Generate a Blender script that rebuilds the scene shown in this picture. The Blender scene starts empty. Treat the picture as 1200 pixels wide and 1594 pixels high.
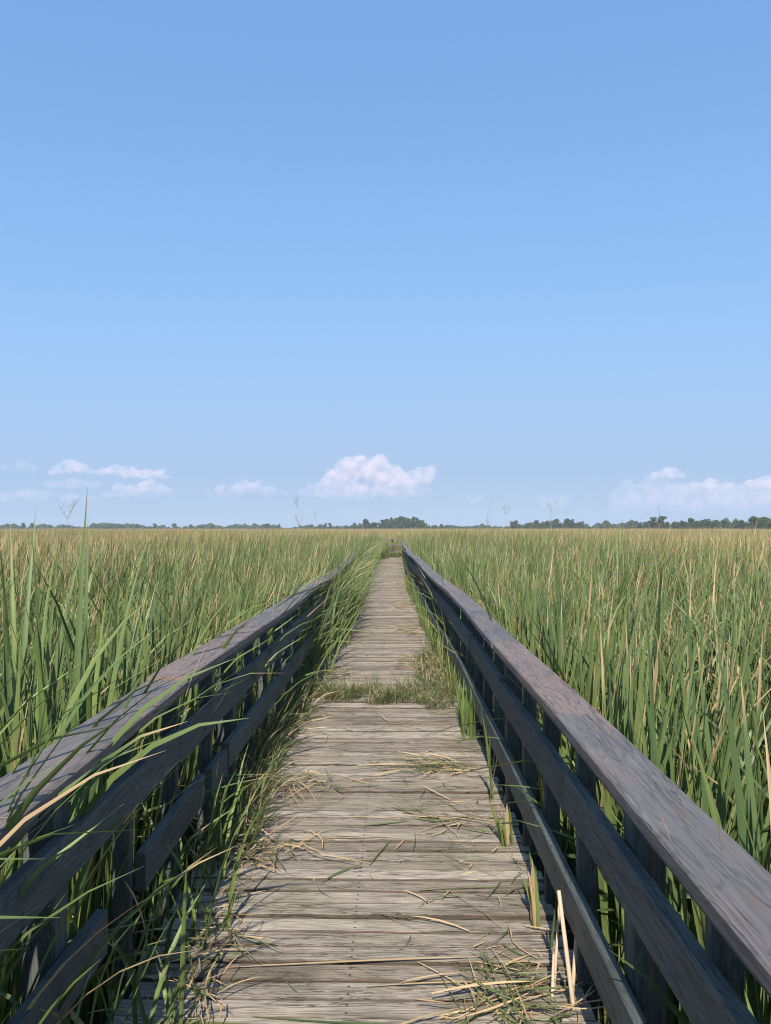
import bpy, bmesh, math, random
import numpy as np
from mathutils import Vector, noise as mnoise

SEED = 11
random.seed(SEED)
R = np.random.default_rng(SEED)
scn = bpy.context.scene
COL = scn.collection
U = random.uniform

CAM_Z = 1.55            # eye height above the deck (deck top is z = 0)
MARSH_Z = -0.55         # wet ground the cattails stand in

# ------------------------------------------------------------------ helpers
def link(o, parent=None):
    COL.objects.link(o)
    if parent is not None:
        o.parent = parent
    return o

def tag(o, label=None, cat=None, group=None, kind=None):
    if label: o['label'] = label
    if cat: o['category'] = cat
    if group: o['group'] = group
    if kind: o['kind'] = kind
    return o

def empty(name, loc=(0, 0, 0)):
    o = bpy.data.objects.new(name, None)
    o.location = loc
    o.empty_display_size = 0.1
    return link(o)

def put(name, me, parent=None, loc=(0, 0, 0), rz=0.0, sc=None):
    o = bpy.data.objects.new(name, me)
    o.location = loc
    o.rotation_euler = (0, 0, rz)
    if sc is not None:
        o.scale = sc if hasattr(sc, '__len__') else (sc, sc, sc)
    return link(o, parent)

def mesh_np(name, V, F, mat, attrs=None, smooth=True):
    """V (n,3); F list of index tuples or (m,4) array; attrs: name -> (n,) float or (n,3) vector."""
    V = np.asarray(V, np.float32)
    me = bpy.data.meshes.new(name)
    if isinstance(F, np.ndarray):
        m = len(F)
        me.vertices.add(len(V)); me.loops.add(m * 4); me.polygons.add(m)
        me.vertices.foreach_set('co', V.ravel())
        me.loops.foreach_set('vertex_index', F.astype(np.int32).ravel())
        me.polygons.foreach_set('loop_start', np.arange(0, m * 4, 4, dtype=np.int32))
        me.update(calc_edges=True)
        me.validate()
    else:
        me.from_pydata(V.tolist(), [], F)
    for k, a in (attrs or {}).items():
        a = np.asarray(a, np.float32)
        if a.ndim == 1:
            me.attributes.new(k, 'FLOAT', 'POINT').data.foreach_set('value', a)
        else:
            me.attributes.new(k, 'FLOAT_VECTOR', 'POINT').data.foreach_set('vector', a.ravel())
    if smooth:
        me.polygons.foreach_set('use_smooth', np.ones(len(me.polygons), bool))
    if mat: me.materials.append(mat)
    me.update()
    return me

# ------------------------------------------------------------------ node helpers
def new_mat(name):
    m = bpy.data.materials.new(name)
    m.use_nodes = True
    nt = m.node_tree
    for n in list(nt.nodes):
        nt.nodes.remove(n)
    return m, nt, nt.nodes.new('ShaderNodeOutputMaterial')

class NT:
    def __init__(self, nt): self.nt = nt
    def n(self, t, **kw):
        x = self.nt.nodes.new(t)
        for k, v in kw.items():
            if k.startswith('i_'):
                key = k[2:]
                key = int(key) if key.isdigit() else key.replace('_', ' ')
                self.set(x.inputs[key], v)
            else:
                setattr(x, k, v)
        return x
    def set(self, sock, v):
        if isinstance(v, bpy.types.NodeSocket): self.nt.links.new(v, sock)
        else: sock.default_value = v
    def attr(self, name): return self.n('ShaderNodeAttribute', attribute_name=name)
    def math(self, op, a, b=0.0, c=0.0, clamp=False):
        x = self.n('ShaderNodeMath', operation=op, use_clamp=clamp)
        self.set(x.inputs[0], a); self.set(x.inputs[1], b); self.set(x.inputs[2], c)
        return x.outputs[0]
    def mix(self, f, a, b, blend='MIX'):
        x = self.n('ShaderNodeMix', data_type='RGBA', blend_type=blend)
        self.set(x.inputs[0], f); self.set(x.inputs[6], a); self.set(x.inputs[7], b)
        return x.outputs[2]
    def smooth(self, v, lo, hi, a=0.0, b=1.0):
        x = self.n('ShaderNodeMapRange', interpolation_type='SMOOTHSTEP')
        self.set(x.inputs[0], v); self.set(x.inputs[1], lo); self.set(x.inputs[2], hi)
        self.set(x.inputs[3], a); self.set(x.inputs[4], b)
        return x.outputs[0]
    def noise(self, vec, scale, detail=4.0, rough=0.55, dist=0.0):
        x = self.n('ShaderNodeTexNoise')
        self.set(x.inputs['Vector'], vec)
        x.inputs['Scale'].default_value = scale
        x.inputs['Detail'].default_value = detail
        x.inputs['Roughness'].default_value = rough
        x.inputs['Distortion'].default_value = dist
        return x.outputs[0]
    def vmul(self, vec, xyz):
        x = self.n('ShaderNodeVectorMath', operation='MULTIPLY')
        self.set(x.inputs[0], vec); x.inputs[1].default_value = xyz
        return x.outputs[0]
    def link(self, a, b): self.nt.links.new(a, b)

def C4(r, g, b): return (r, g, b, 1.0)

# ------------------------------------------------------------------ materials
def leaf_material(name, g1, g2, dry1, dry2, p_near=0.03, p_far=0.085, field=True, trans=0.19):
    """Blade material: per-leaf green, tan tips, some leaves dead; dead leaves get commoner away from the walk."""
    m, nt, out = new_mat(name)
    k = NT(nt)
    rnd = k.attr('rnd').outputs['Fac']
    t = k.attr('t').outputs['Fac']
    dry = k.attr('dry').outputs['Fac']
    tip = k.attr('tip').outputs['Fac']
    pos = k.n('ShaderNodeNewGeometry').outputs['Position']
    if field:
        sep = k.n('ShaderNodeSeparateXYZ', i_0=pos)
        ax = k.math('ABSOLUTE', sep.outputs[0])
        fx = k.smooth(ax, 2.2, 9.0)
        fy = k.smooth(sep.outputs[1], 22.0, 60.0)
        far = k.math('MAXIMUM', fx, fy)
        nz = k.noise(pos, 0.23, 3.0)
        far = k.math('MULTIPLY', far, k.smooth(nz, 0.34, 0.62, 0.35, 1.15))
        p = k.math('ADD', p_near, k.math('MULTIPLY', far, p_far - p_near))
    else:
        p = k.math('ADD', p_near, 0.0)
        far = k.math('ADD', 0.0, 0.0)
    green = k.mix(rnd, g1, g2)
    # dryness moves the green towards yellow away from the wet edge
    green = k.mix(k.math('MULTIPLY', far, 0.45), green, C4(0.270, 0.262, 0.082))
    mott = k.noise(pos, 7.0, 2.0)
    green = k.mix(k.smooth(mott, 0.3, 0.7, 0.0, 0.35), green, C4(0.10, 0.12, 0.035))
    dead = k.mix(k.noise(pos, 3.1, 2.0), dry1, dry2)
    isdead = k.math('LESS_THAN', dry, p)
    tipth = k.math('SUBTRACT', tip, k.math('MULTIPLY', far, 0.15))
    tf = k.smooth(t, tipth, k.math('ADD', tipth, 0.09))
    tf = k.math('MULTIPLY', tf, k.math('LESS_THAN', dry, k.math('ADD', 0.36, k.math('MULTIPLY', far, 0.20))))
    fac = k.math('MAXIMUM', isdead, tf)
    # pale sheath at the foot
    green = k.mix(k.smooth(t, 0.0, 0.22, 0.45, 0.0), green, C4(0.16, 0.15, 0.07))
    col = k.mix(fac, green, dead)
    d = k.n('ShaderNodeBsdfDiffuse'); k.set(d.inputs[0], col)
    tr = k.n('ShaderNodeBsdfTranslucent'); k.set(tr.inputs[0], k.mix(0.35, col, C4(0.15, 0.21, 0.03)))
    a = k.n('ShaderNodeMixShader'); a.inputs[0].default_value = trans
    k.link(d.outputs[0], a.inputs[1]); k.link(tr.outputs[0], a.inputs[2])
    gl = k.n('ShaderNodeBsdfGlossy'); gl.inputs['Roughness'].default_value = 0.5
    gl.inputs['Color'].default_value = (0.9, 0.95, 1, 1)
    b = k.n('ShaderNodeMixShader'); b.inputs[0].default_value = 0.028
    k.link(a.outputs[0], b.inputs[1]); k.link(gl.outputs[0], b.inputs[2])
    k.link(b.outputs[0], out.inputs[0])
    return m

M_CATTAIL = leaf_material('cattail_blade', C4(0.080, 0.138, 0.056), C4(0.202, 0.250, 0.076),
                          C4(0.42, 0.27, 0.14), C4(0.54, 0.41, 0.23))
M_NEAR = leaf_material('cattail_blade_fresh', C4(0.072, 0.132, 0.046), C4(0.175, 0.228, 0.062),
                       C4(0.36, 0.24, 0.12), C4(0.52, 0.40, 0.24), p_near=0.06, field=False)
M_GRASS = leaf_material('fine_grass', C4(0.055, 0.095, 0.034), C4(0.115, 0.150, 0.050),
                        C4(0.30, 0.22, 0.12), C4(0.44, 0.34, 0.20), p_near=0.24, field=False)
M_STRAW = leaf_material('cut_straw', C4(0.085, 0.125, 0.040), C4(0.16, 0.165, 0.06),
                        C4(0.40, 0.26, 0.125), C4(0.56, 0.43, 0.26), p_near=0.62, field=False, trans=0.12)

def wood_material(name, light, mid, dark, stain, stain_amt, knots, rough, along=1.3, fine=70.0, rings=0.0, bump=0.5, brown=None, worn=0.0, tone=0.35, contrast=1.0, checks=0.6, nails=False):
    m, nt, out = new_mat(name)
    k = NT(nt)
    g = k.attr('gco').outputs['Vector']
    rnd = k.attr('rnd').outputs['Fac']
    pos = k.n('ShaderNodeNewGeometry').outputs['Position']
    streak = k.noise(k.vmul(g, (along, fine, fine)), 1.0, 6.0, 0.68)
    broad = k.noise(k.vmul(g, (along * 0.5, fine * 0.16, fine * 0.16)), 1.0, 4.0, 0.6)
    base = k.mix(k.smooth(k.math('ADD', broad, k.math('MULTIPLY', k.math('SUBTRACT', rnd, 0.5), tone)), 0.3, 0.72), mid, light)
    if brown is not None:
        base = k.mix(k.smooth(rnd, 0.45, 0.9), base, brown)
        pt = k.noise(k.vmul(g, (1.6, 7.0, 7.0)), 1.0, 4.0, 0.6)
        base = k.mix(k.smooth(pt, 0.48, 0.64, 0.0, 0.85), base, brown)
        base = k.mix(k.smooth(pt, 0.44, 0.30, 0.0, 0.45), base, C4(0.085, 0.083, 0.090))
    s2 = k.smooth(streak, 0.36, 0.56, 1.0 - contrast, 1.0)
    col = k.mix(s2, dark, base)
    h = streak
    # drying checks: thin dark lines that follow the grain
    chk = k.noise(k.vmul(g, (along * 0.45, fine * 0.55, fine * 0.55)), 1.0, 3.0, 0.6)
    line = k.smooth(k.math('ABSOLUTE', k.math('SUBTRACT', chk, 0.5)), 0.004, 0.022, 1.0, 0.0)
    gate = k.smooth(k.noise(k.vmul(g, (2.0, 14.0, 14.0)), 1.0, 2.0), 0.42, 0.58)
    line = k.math('MULTIPLY', line, gate)
    col = k.mix(k.math('MULTIPLY', line, checks), col, k.mix(0.6, dark, C4(0.02, 0.018, 0.016)))
    h = k.math('SUBTRACT', h, k.math('MULTIPLY', line, 0.7 * checks))
    if rings > 0:
        warp = k.noise(k.vmul(g, (1.1, 10.0, 10.0)), 1.0, 2.0, 0.45)
        rg = k.math('SINE', k.math('MULTIPLY', warp, 150.0))
        rl = k.smooth(rg, 0.35, 1.0)
        col = k.mix(k.math('MULTIPLY', rl, rings), col, dark)
        h = k.math('SUBTRACT', h, k.math('MULTIPLY', rl, 0.35 * rings))
    if worn > 0:
        wn = k.noise(k.vmul(g, (5.0, 16.0, 16.0)), 1.0, 3.0, 0.6)
        col = k.mix(k.math('MULTIPLY', k.smooth(wn, 0.66, 0.76), worn), col, C4(0.30, 0.22, 0.16))
    if stain_amt > 0:
        sn = k.noise(k.vmul(pos, (0.9, 2.6, 1.0)), 1.0, 5.0, 0.62)
        col = k.mix(k.math('MULTIPLY', k.smooth(sn, 0.50, 0.66), stain_amt), col, k.mix(s2, dark, stain))
        gn = k.noise(k.vmul(pos, (0.7, 1.3, 1.0)), 1.7, 3.0, 0.55)
        col = k.mix(k.math('MULTIPLY', k.smooth(gn, 0.53, 0.72), 0.38), col, C4(0.19, 0.185, 0.10))
    if nails:
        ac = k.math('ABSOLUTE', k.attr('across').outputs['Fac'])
        # gap shade painted dark along the plank edges, rusty nail heads over the joists
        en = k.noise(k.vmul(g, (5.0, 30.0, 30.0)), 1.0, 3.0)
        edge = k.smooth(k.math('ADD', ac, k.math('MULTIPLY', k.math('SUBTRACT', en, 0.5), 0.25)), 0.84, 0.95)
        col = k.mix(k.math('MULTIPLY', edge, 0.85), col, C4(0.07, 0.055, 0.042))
        px_ = k.n('ShaderNodeSeparateXYZ', i_0=pos).outputs[0]
        da = k.math('MULTIPLY', k.math('SUBTRACT', ac, 0.45), 0.0455)
        for jx in (-0.82, -0.16, 0.55):
            dx = k.math('SUBTRACT', px_, jx)
            dd_ = k.math('SQRT', k.math('ADD', k.math('MULTIPLY', dx, dx), k.math('MULTIPLY', da, da)))
            col = k.mix(k.smooth(dd_, 0.0038, 0.0062, 0.85, 0.0), col, C4(0.05, 0.035, 0.028))
    if knots > 0:
        v = k.n('ShaderNodeTexVoronoi'); k.set(v.inputs['Vector'], k.vmul(g, (2.4, 8.5, 8.5))); v.inputs['Scale'].default_value = 1.0
        kn = k.smooth(v.outputs['Distance'], 0.05, 0.17, 1.0, 0.0)
        col = k.mix(k.math('MULTIPLY', kn, knots), col, C4(0.16, 0.085, 0.045))
    p = k.n('ShaderNodeBsdfPrincipled')
    k.set(p.inputs['Base Color'], col)
    k.set(p.inputs['Roughness'], k.smooth(streak, 0.3, 0.7, min(1, rough + 0.15), rough))
    p.inputs['Specular IOR Level'].default_value = 0.3
    b = k.n('ShaderNodeBump'); b.inputs['Strength'].default_value = bump; b.inputs['Distance'].default_value = 0.006
    k.set(b.inputs['Height'], h)
    k.link(b.outputs[0], p.inputs['Normal'])
    k.link(p.outputs[0], out.inputs[0])
    return m

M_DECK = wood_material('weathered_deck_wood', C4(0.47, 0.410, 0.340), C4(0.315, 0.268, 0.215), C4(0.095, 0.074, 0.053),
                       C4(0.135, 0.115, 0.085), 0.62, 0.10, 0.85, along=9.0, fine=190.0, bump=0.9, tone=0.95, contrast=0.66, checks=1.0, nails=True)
M_CAP = wood_material('slate_stained_top_rail', C4(0.190, 0.170, 0.160), C4(0.135, 0.122, 0.118), C4(0.066, 0.060, 0.060),
                      C4(0, 0, 0), 0.0, 0.55, 0.5, along=5.0, fine=90.0, rings=0.5, bump=0.3, contrast=0.45, checks=0.75,
                      brown=C4(0.235, 0.172, 0.145), worn=0.75)
M_RAIL = wood_material('slate_stained_rail', C4(0.108, 0.122, 0.112), C4(0.076, 0.088, 0.083), C4(0.036, 0.041, 0.041),
                       C4(0, 0, 0), 0.0, 0.45, 0.6, along=5.0, fine=80.0, rings=0.5, bump=0.4, worn=0.3, contrast=0.5, checks=0.75)

def plain(name, col, rough=0.8, nscale=6.0, var=0.35):
    m, nt, out = new_mat(name)
    k = NT(nt)
    pos = k.n('ShaderNodeNewGeometry').outputs['Position']
    c = k.mix(k.noise(pos, nscale, 4.0), C4(*[x * (1 - var) for x in col]), C4(*[min(1, x * (1 + var)) for x in col]))
    p = k.n('ShaderNodeBsdfPrincipled')
    k.set(p.inputs['Base Color'], c); p.inputs['Roughness'].default_value = rough
    k.link(p.outputs[0], out.inputs[0])
    return m
M_MUD = plain('marsh_mud', (0.040, 0.040, 0.022), 0.9, 1.5)
M_STEM = plain('dry_stem', (0.22, 0.17, 0.11), 0.8, 8.0)
M_TRUNK = plain('tree_bark', (0.10, 0.085, 0.07), 0.9, 3.0)

def crown_material(name, a, b):
    m, nt, out = new_mat(name)
    k = NT(nt)
    rnd = k.attr('rnd').outputs['Fac']
    oi = k.n('ShaderNodeObjectInfo').outputs['Random']
    c = k.mix(k.math('ADD', k.math('MULTIPLY', rnd, 0.6), k.math('MULTIPLY', oi, 0.4)), a, b)
    d = k.n('ShaderNodeBsdfDiffuse'); k.set(d.inputs[0], c)
    k.link(d.outputs[0], out.inputs[0])
    return m
M_CROWN = crown_material('tree_leaves', C4(0.036, 0.062, 0.028), C4(0.085, 0.120, 0.045))
M_WOODS = crown_material('distant_woods_leaves', C4(0.036, 0.060, 0.028), C4(0.080, 0.110, 0.044))

# ------------------------------------------------------------------ blades
def leaf_batch(base, az, L, th0, curve, s0, w, roll, K=6, kink=None, azc=None, lean=0.0, twist=None, dry=None, tip=None, rng=R):
    """Vectorised tapered blades. Returns verts, quads, attrs."""
    base = np.asarray(base, float); N = len(base)
    f = lambda a: np.broadcast_to(np.asarray(a, float), (N,))
    az, L, th0, curve, s0, w, roll = map(f, (az, L, th0, curve, s0, w, roll))
    s = np.linspace(0, 1, K)[None, :]
    th = th0[:, None] + curve[:, None] * np.clip((s - s0[:, None]) / (1 - s0[:, None] + 1e-6), 0, 1) ** 1.4
    if kink is not None:
        ks, ka = kink
        th = th + np.where(s > f(ks)[:, None], f(ka)[:, None], 0)
    a = az[:, None] + (f(azc)[:, None] * s if azc is not None else 0 * s)
    d = np.stack([np.sin(th) * np.cos(a), np.sin(th) * np.sin(a), np.cos(th)], -1)
    ds = (L / (K - 1))[:, None, None]
    mid = (d[:, 1:] + d[:, :-1]) * 0.5
    P = np.concatenate([np.zeros((N, 1, 3)), np.cumsum(mid * ds, 1)], 1)
    P[..., 0] += lean * (P[..., 2] / 1.9) ** 2
    P += base[:, None, :]
    h = np.stack([-np.sin(a), np.cos(a), 0 * a], -1)
    nrm = np.stack([np.cos(th) * np.cos(a), np.cos(th) * np.sin(a), -np.sin(th)], -1)
    rl = roll[:, None] + (f(twist)[:, None] * s if twist is not None else 0 * s)
    side = np.cos(rl)[..., None] * h + np.sin(rl)[..., None] * nrm
    prof = (0.62 + 0.38 * np.clip(s * 3.5, 0, 1)) * np.clip(1 - np.clip((s - 0.55) / 0.45, 0, 1) ** 2.0, 0.02, 1)
    hw = (w[:, None] * prof * 0.5)[..., None]
    fn = np.cross(side, d)
    V = np.stack([P - side * hw, P + fn * hw * 0.32, P + side * hw], 2).reshape(-1, 3)
    i = np.arange(N)[:, None] * (K * 3) + np.arange(K - 1)[None, :] * 3
    i = i.ravel()
    F = np.concatenate([np.stack([i, i + 1, i + 4, i + 3], 1), np.stack([i + 1, i + 2, i + 5, i + 4], 1)])
    rep = K * 3
    at = {'t': np.repeat(np.broadcast_to(s, (N, K)).ravel(), 3),
          'rnd': np.repeat(rng.random(N), rep),
          'dry': np.repeat(rng.random(N) if dry is None else f(dry), rep),
          'tip': np.repeat(rng.uniform(0.72, 0.98, N) if tip is None else f(tip), rep)}
    return V, F, at

def merge(parts):
    Vs, Fs, off = [], [], 0
    keys = parts[0][2].keys()
    for V, F, a in parts:
        Vs.append(V); Fs.append(F + off); off += len(V)
    return np.concatenate(Vs), np.concatenate(Fs), {k: np.concatenate([p[2][k] for p in parts]) for k in keys}

def shoots(xy, hmin, hmax, nl=(5, 8), K=6, w=(0.011, 0.022), lean=0.25, bend=1.0, z0=0.0, fold=0.07, dead=0.0, rng=R):
    """Cattail shoots: each a flat fan of upright blades from one foot."""
    B, A, L, T, Cv, S0, W, Rl, Kk, Ka, Tw = ([] for _ in range(11))
    for x, y in xy:
        n = rng.integers(nl[0], nl[1] + 1)
        phi = rng.uniform(0, 6.283)
        H = rng.uniform(hmin, hmax)
        for j in range(n):
            B.append((x + rng.normal(0, 0.018), y + rng.normal(0, 0.018), z0))
            A.append(phi + (math.pi if j % 2 else 0) + rng.normal(0, 0.35))
            L.append(H * (rng.uniform(0.80, 1.08) if rng.random() < 0.6 else rng.uniform(0.50, 0.85)))
            T.append(abs(rng.normal(0, 0.085)) + 0.01)
            Cv.append((rng.uniform(0.0, 0.45) if rng.random() < 0.72 else rng.uniform(0.5, 1.5)) * bend)
            S0.append(rng.uniform(0.15, 0.6))
            W.append(rng.uniform(*w))
            Rl.append(rng.normal(0, 0.5) + rng.uniform(-0.6, 0.6))
            Kk.append(rng.uniform(0.5, 0.85))
            Ka.append(rng.uniform(0.7, 1.9) if rng.random() < fold else 0.0)
            Tw.append(rng.normal(0, 0.9))
    return leaf_batch(np.array(B), A, L, T, Cv, S0, W, Rl, K=K, kink=(Kk, Ka), lean=lean, twist=Tw, rng=rng)

# ------------------------------------------------------------------ timber
class Timber:
    """Collects chamfered boards into one mesh; keeps grain coordinates per board."""
    def __init__(self): self.V, self.F, self.g, self.r, self.a = [], [], [], [], []
    def board(self, p0, p1, w, h, up=(0, 0, 1), ch=0.004, n=2, wob=0.0, rnd=None, ends=0.0, sag=0.0):
        p0, p1, up = Vector(p0), Vector(p1), Vector(up)
        d = (p1 - p0); ln = d.length; d.normalize()
        side = d.cross(up).normalized(); up = side.cross(d).normalized()
        prof = [(-w/2 + ch, -h/2), (w/2 - ch, -h/2), (w/2, -h/2 + ch), (w/2, h/2 - ch),
                (w/2 - ch, h/2), (-w/2 + ch, h/2), (-w/2, h/2 - ch), (-w/2, -h/2 + ch)]
        if rnd is None: rnd = random.random()
        off = Vector((U(0, 40), U(0, 9), U(0, 9)))
        b = len(self.V)
        ph = U(0, 9)
        for i in range(n):
            t = i / (n - 1)
            q = p0 + d * (ln * t)
            e = 0.0
            wz = wob * math.sin(ph + t * 5.0) if wob else 0.0
            ws = wob * 0.7 * math.sin(ph * 2.1 + t * 4.0) if wob else 0.0
            for a, c in prof:
                v = q + side * (a + ws) + up * (c + wz - sag * 4 * t * (1 - t))
                self.V.append(v)
                self.g.append(Vector((ln * t, a, c)) + off)
                self.r.append(rnd)
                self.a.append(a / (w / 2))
        for i in range(n - 1):
            for j in range(8):
                o = b + i * 8
                self.F.append((o + j, o + (j + 1) % 8, o + 8 + (j + 1) % 8, o + 8 + j))
        self.F.append(tuple(b + j for j in reversed(range(8))))
        self.F.append(tuple(b + (n - 1) * 8 + j for j in range(8)))
    def build(self, name, mat, parent=None):
        me = mesh_np(name, [tuple(v) for v in self.V], self.F, mat,
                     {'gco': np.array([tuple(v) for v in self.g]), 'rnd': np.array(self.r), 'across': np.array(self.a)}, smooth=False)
        bm = bmesh.new(); bm.from_mesh(me)
        bmesh.ops.recalc_face_normals(bm, faces=bm.faces)
        bm.to_mesh(me); bm.free()
        return put(name, me, parent)

def interp(tab, y):
    return float(np.interp(y, [a for a, _ in tab], [b for _, b in tab]))
CX = [(-3, 0), (6, 0), (8, -0.04), (10, -0.07), (14, -0.13), (20, -0.26), (28, -0.28), (45, -0.28)]
def cx(y): return interp(CX, y)
def dz(y): return 0.012 * math.sin(y * 0.9 + 0.5) + 0.012 * math.sin(y * 0.37)  if y > 3 else 0.0
DECK_L, DECK_R, DECK_END = -0.90, 0.63, 39.2

# ------------------------------------------------------------------ boardwalk
walk = empty('boardwalk', (0, 0, 0))
tag(walk, 'weathered grey plank boardwalk strewn with straw, running through the marsh', 'boardwalk')
t = Timber()
y = -1.6
BW = 0.091
while y < DECK_END:
    w = BW + U(-0.002, 0.002)
    yc = y + w / 2
    c = cx(yc)
    zt = dz(yc) + U(-0.005, 0.005)
    t.board((DECK_L + c + U(-0.02, 0.015), yc + U(-.003, .003), zt - 0.019), (DECK_R + c + U(-0.02, 0.02), yc + U(-.003, .003), zt - 0.019 + U(-.003, .003)),
            w, 0.038, ch=0.006, n=7 if yc < 14 else 2, wob=0.0018)
    y += w + U(0.005, 0.012)
# the arm that turns off at the far end
x = DECK_L - 0.28 - 0.01
while x > -8.0:
    t.board((x - 0.07, 37.45 + 0.22 * (x + 1.2), -0.019), (x - 0.07, DECK_END - 0.2 + 0.22 * (x + 1.2), -0.019), 0.138, 0.038, ch=0.006)
    x -= 0.145
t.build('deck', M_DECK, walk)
t = Timber()
for sx in (-0.82, -0.16, 0.55):
    for y0 in np.arange(-1.6, 38.9, 3.0):
        y1 = min(y0 + 3.0, 39.1)
        t.board((sx + cx(y0), y0, dz(y0) - 0.150), (sx + cx(y1), y1, dz(y1) - 0.150), 0.045, 0.18)
t.build('joist', M_RAIL, walk)

# ------------------------------------------------------------------ railings
def railing(label, side, y_start, y_end, xin, xout, xface, ztop, mid, low, joints0, gaps=()):
    """side +1: posts stand on the +x side of the boards."""
    def cx(yy):      # the overgrown rail drifts inwards past the grass strip
        return globals()['cx'](yy) + (interp([(0, 0), (6, 0), (8, 0.05), (11, 0.11), (14, 0.12)], yy) if side < 0 else 0.0)
    root = empty('wooden_railing', (xface, y_start, 0))
    tag(root, label, 'railing', None)
    off = Vector((-xface, -y_start, 0))
    def add(tm, name, mat):
        o = tm.build(name, mat, root); o.location = off; return o
    step = 1.61
    ys = [joints0 + i * step for i in range(-3, 40)]
    ys = [v for v in ys if y_start - step < v < y_end]
    ja_ = 0.012 if side > 0 else 0.026
    jit = {i: (U(-ja_, ja_), U(-0.8 * ja_, 0.8 * ja_)) for i in range(-5, 60)}
    tones = [0.35, 0.6, 0.3, 0.4, 0.9, 0.3, 0.55, 0.65, 0.4, 0.6, 0.5] if side > 0 else [0.55, 0.6, 0.5, 0.55, 0.9, 0.6, 0.35, 0.8, 0.5, 0.7, 0.45]
    for i, ya in enumerate(ys):
        yb = min(ya + step, y_end)
        ja, jb = jit[i], jit[i + 1]
        def P(xx, yy, zz, j): return (xx + cx(yy) + j[0], yy, zz + dz(yy) + j[1])
        xc = (xin + xout) / 2
        e = U(-0.004, 0.004)
        tm = Timber()
        tm.board(P(xc + e, ya + 0.002, ztop - 0.019, ja), P(xc + e, yb - 0.002, ztop - 0.019, jb), abs(xout - xin), 0.038,
                 ch=0.005, n=6, wob=0.0015, rnd=tones[(round((ya - joints0) / step) + 3) % len(tones)])
        add(tm, 'top_rail', M_CAP)
        tm = Timber()
        xa = xface + side * 0.019
        tm.board(P(xa, ya + 0.002, ztop - 0.040 - 0.021, ja), P(xa, yb - 0.002, ztop - 0.040 - 0.021, jb), 0.036, 0.040, n=2)
        add(tm, 'apron', M_RAIL)
    for nm, (zb, zt), shift in (('middle_rail', mid, 0.0), ('lower_rail', low, 0.85)):
        yy = joints0 - 2 * step + shift
        while yy < y_end - 0.1:
            ya, yb = yy, min(yy + step, y_end)
            yy += step
            if yb < y_start: continue
            pieces = [(ya, yb)]
            if nm == 'lower_rail':
                for ga, gb in gaps:
                    pieces = [q for a, b in pieces for q in ((a, min(b, ga)), (max(a, gb), b)) if q[1] - q[0] > 0.08]
            for a, b in pieces:
                tm = Timber()
                ex, ez = U(-0.004, 0.004), U(-0.012, 0.012)
                xc = xface + side * 0.019 + ex
                zc = (zb + zt) / 2 + ez
                tm.board((xc + cx(a), a + 0.002, zc + dz(a)), (xc + cx(b), b - 0.002, zc + dz(b) + U(-.008, .008)), 0.037, zt - zb, n=4, wob=0.002)
                add(tm, nm, M_RAIL)
    # uprights: a stout post every fourth, lighter balusters between
    n = 0
    yv = 2.02 - 5 * 0.545
    while yv < y_end:
        c = cx(yv)
        tm = Timber()
        if n % 4 == 1:
            tm.board((xface + side * (0.042 + 0.045) + c, yv, -1.0), (xface + side * (0.042 + 0.045) + c + U(-.006, .006), yv, ztop - 0.045 + dz(yv)), 0.088, 0.088, up=(0, 1, 0), ch=0.006)
            add(tm, 'post', M_RAIL)
        else:
            tm.board((xface + side * (0.042 + 0.032) + c, yv, -0.26), (xface + side * (0.042 + 0.032) + c + U(-.01, .01), yv + U(-.01, .01), ztop - 0.045 + dz(yv)), 0.062, 0.037, up=(0, 1, 0), ch=0.004)
            add(tm, 'baluster', M_RAIL)
        n += 1
        yv += 0.545
    return root

rail_clear = railing('open slate-stained wooden railing, mostly clear of reeds, its wide top board in full view', +1, -0.7, 38.9,
                     0.545, 0.705, 0.578, 0.90, (0.575, 0.712), (0.215, 0.345), 0.97)
rail_grown = railing('overgrown slate-stained wooden railing with cattail blades hanging across it', -1, -0.7, 37.4,
                     -0.835, -1.005, -0.868, 0.93, (0.595, 0.725), (0.285, 0.418), 1.39, gaps=((2.3, 2.58), (3.38, 3.5)))
# the railing that crosses beyond the bend
root = empty('wooden_railing', (0.30, 39.3, 0))
tag(root, 'short sunlit wooden railing crossing the far end where the boardwalk turns', 'railing')
def cross(nm, mat, *b, **kw):
    tm = Timber(); tm.board(*b, **kw); o = tm.build(nm, mat, root); o.location = (-0.30, -39.3, 0)
for i in range(4):
    xa, xb = 0.42 - i * 2.0, 0.42 - (i + 1) * 2.0
    for nm, z, hh, mat in (('top_rail', 0.95, 0.038, M_CAP), ('middle_rail', 0.65, 0.135, M_CAP), ('lower_rail', 0.3, 0.135, M_CAP)):
        cross(nm, mat, (xa, 39.33 - 0.22 * (0.42 - xa), z - i * 0.03), (xb + 0.004, 39.33 - 0.22 * (0.42 - xb), z - (i + 1) * 0.03), 0.15 if nm == 'top_rail' else 0.037, hh, rnd=0.5)
for i in range(15):
    xx = 0.36 - i * 0.545
    cross('post', M_RAIL, (xx, 39.42 - 0.22 * (0.42 - xx), -1.0), (xx, 39.42 - 0.22 * (0.42 - xx), 0.925 - i * 0.0085), 0.085, 0.085, up=(0, 1, 0))

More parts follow.
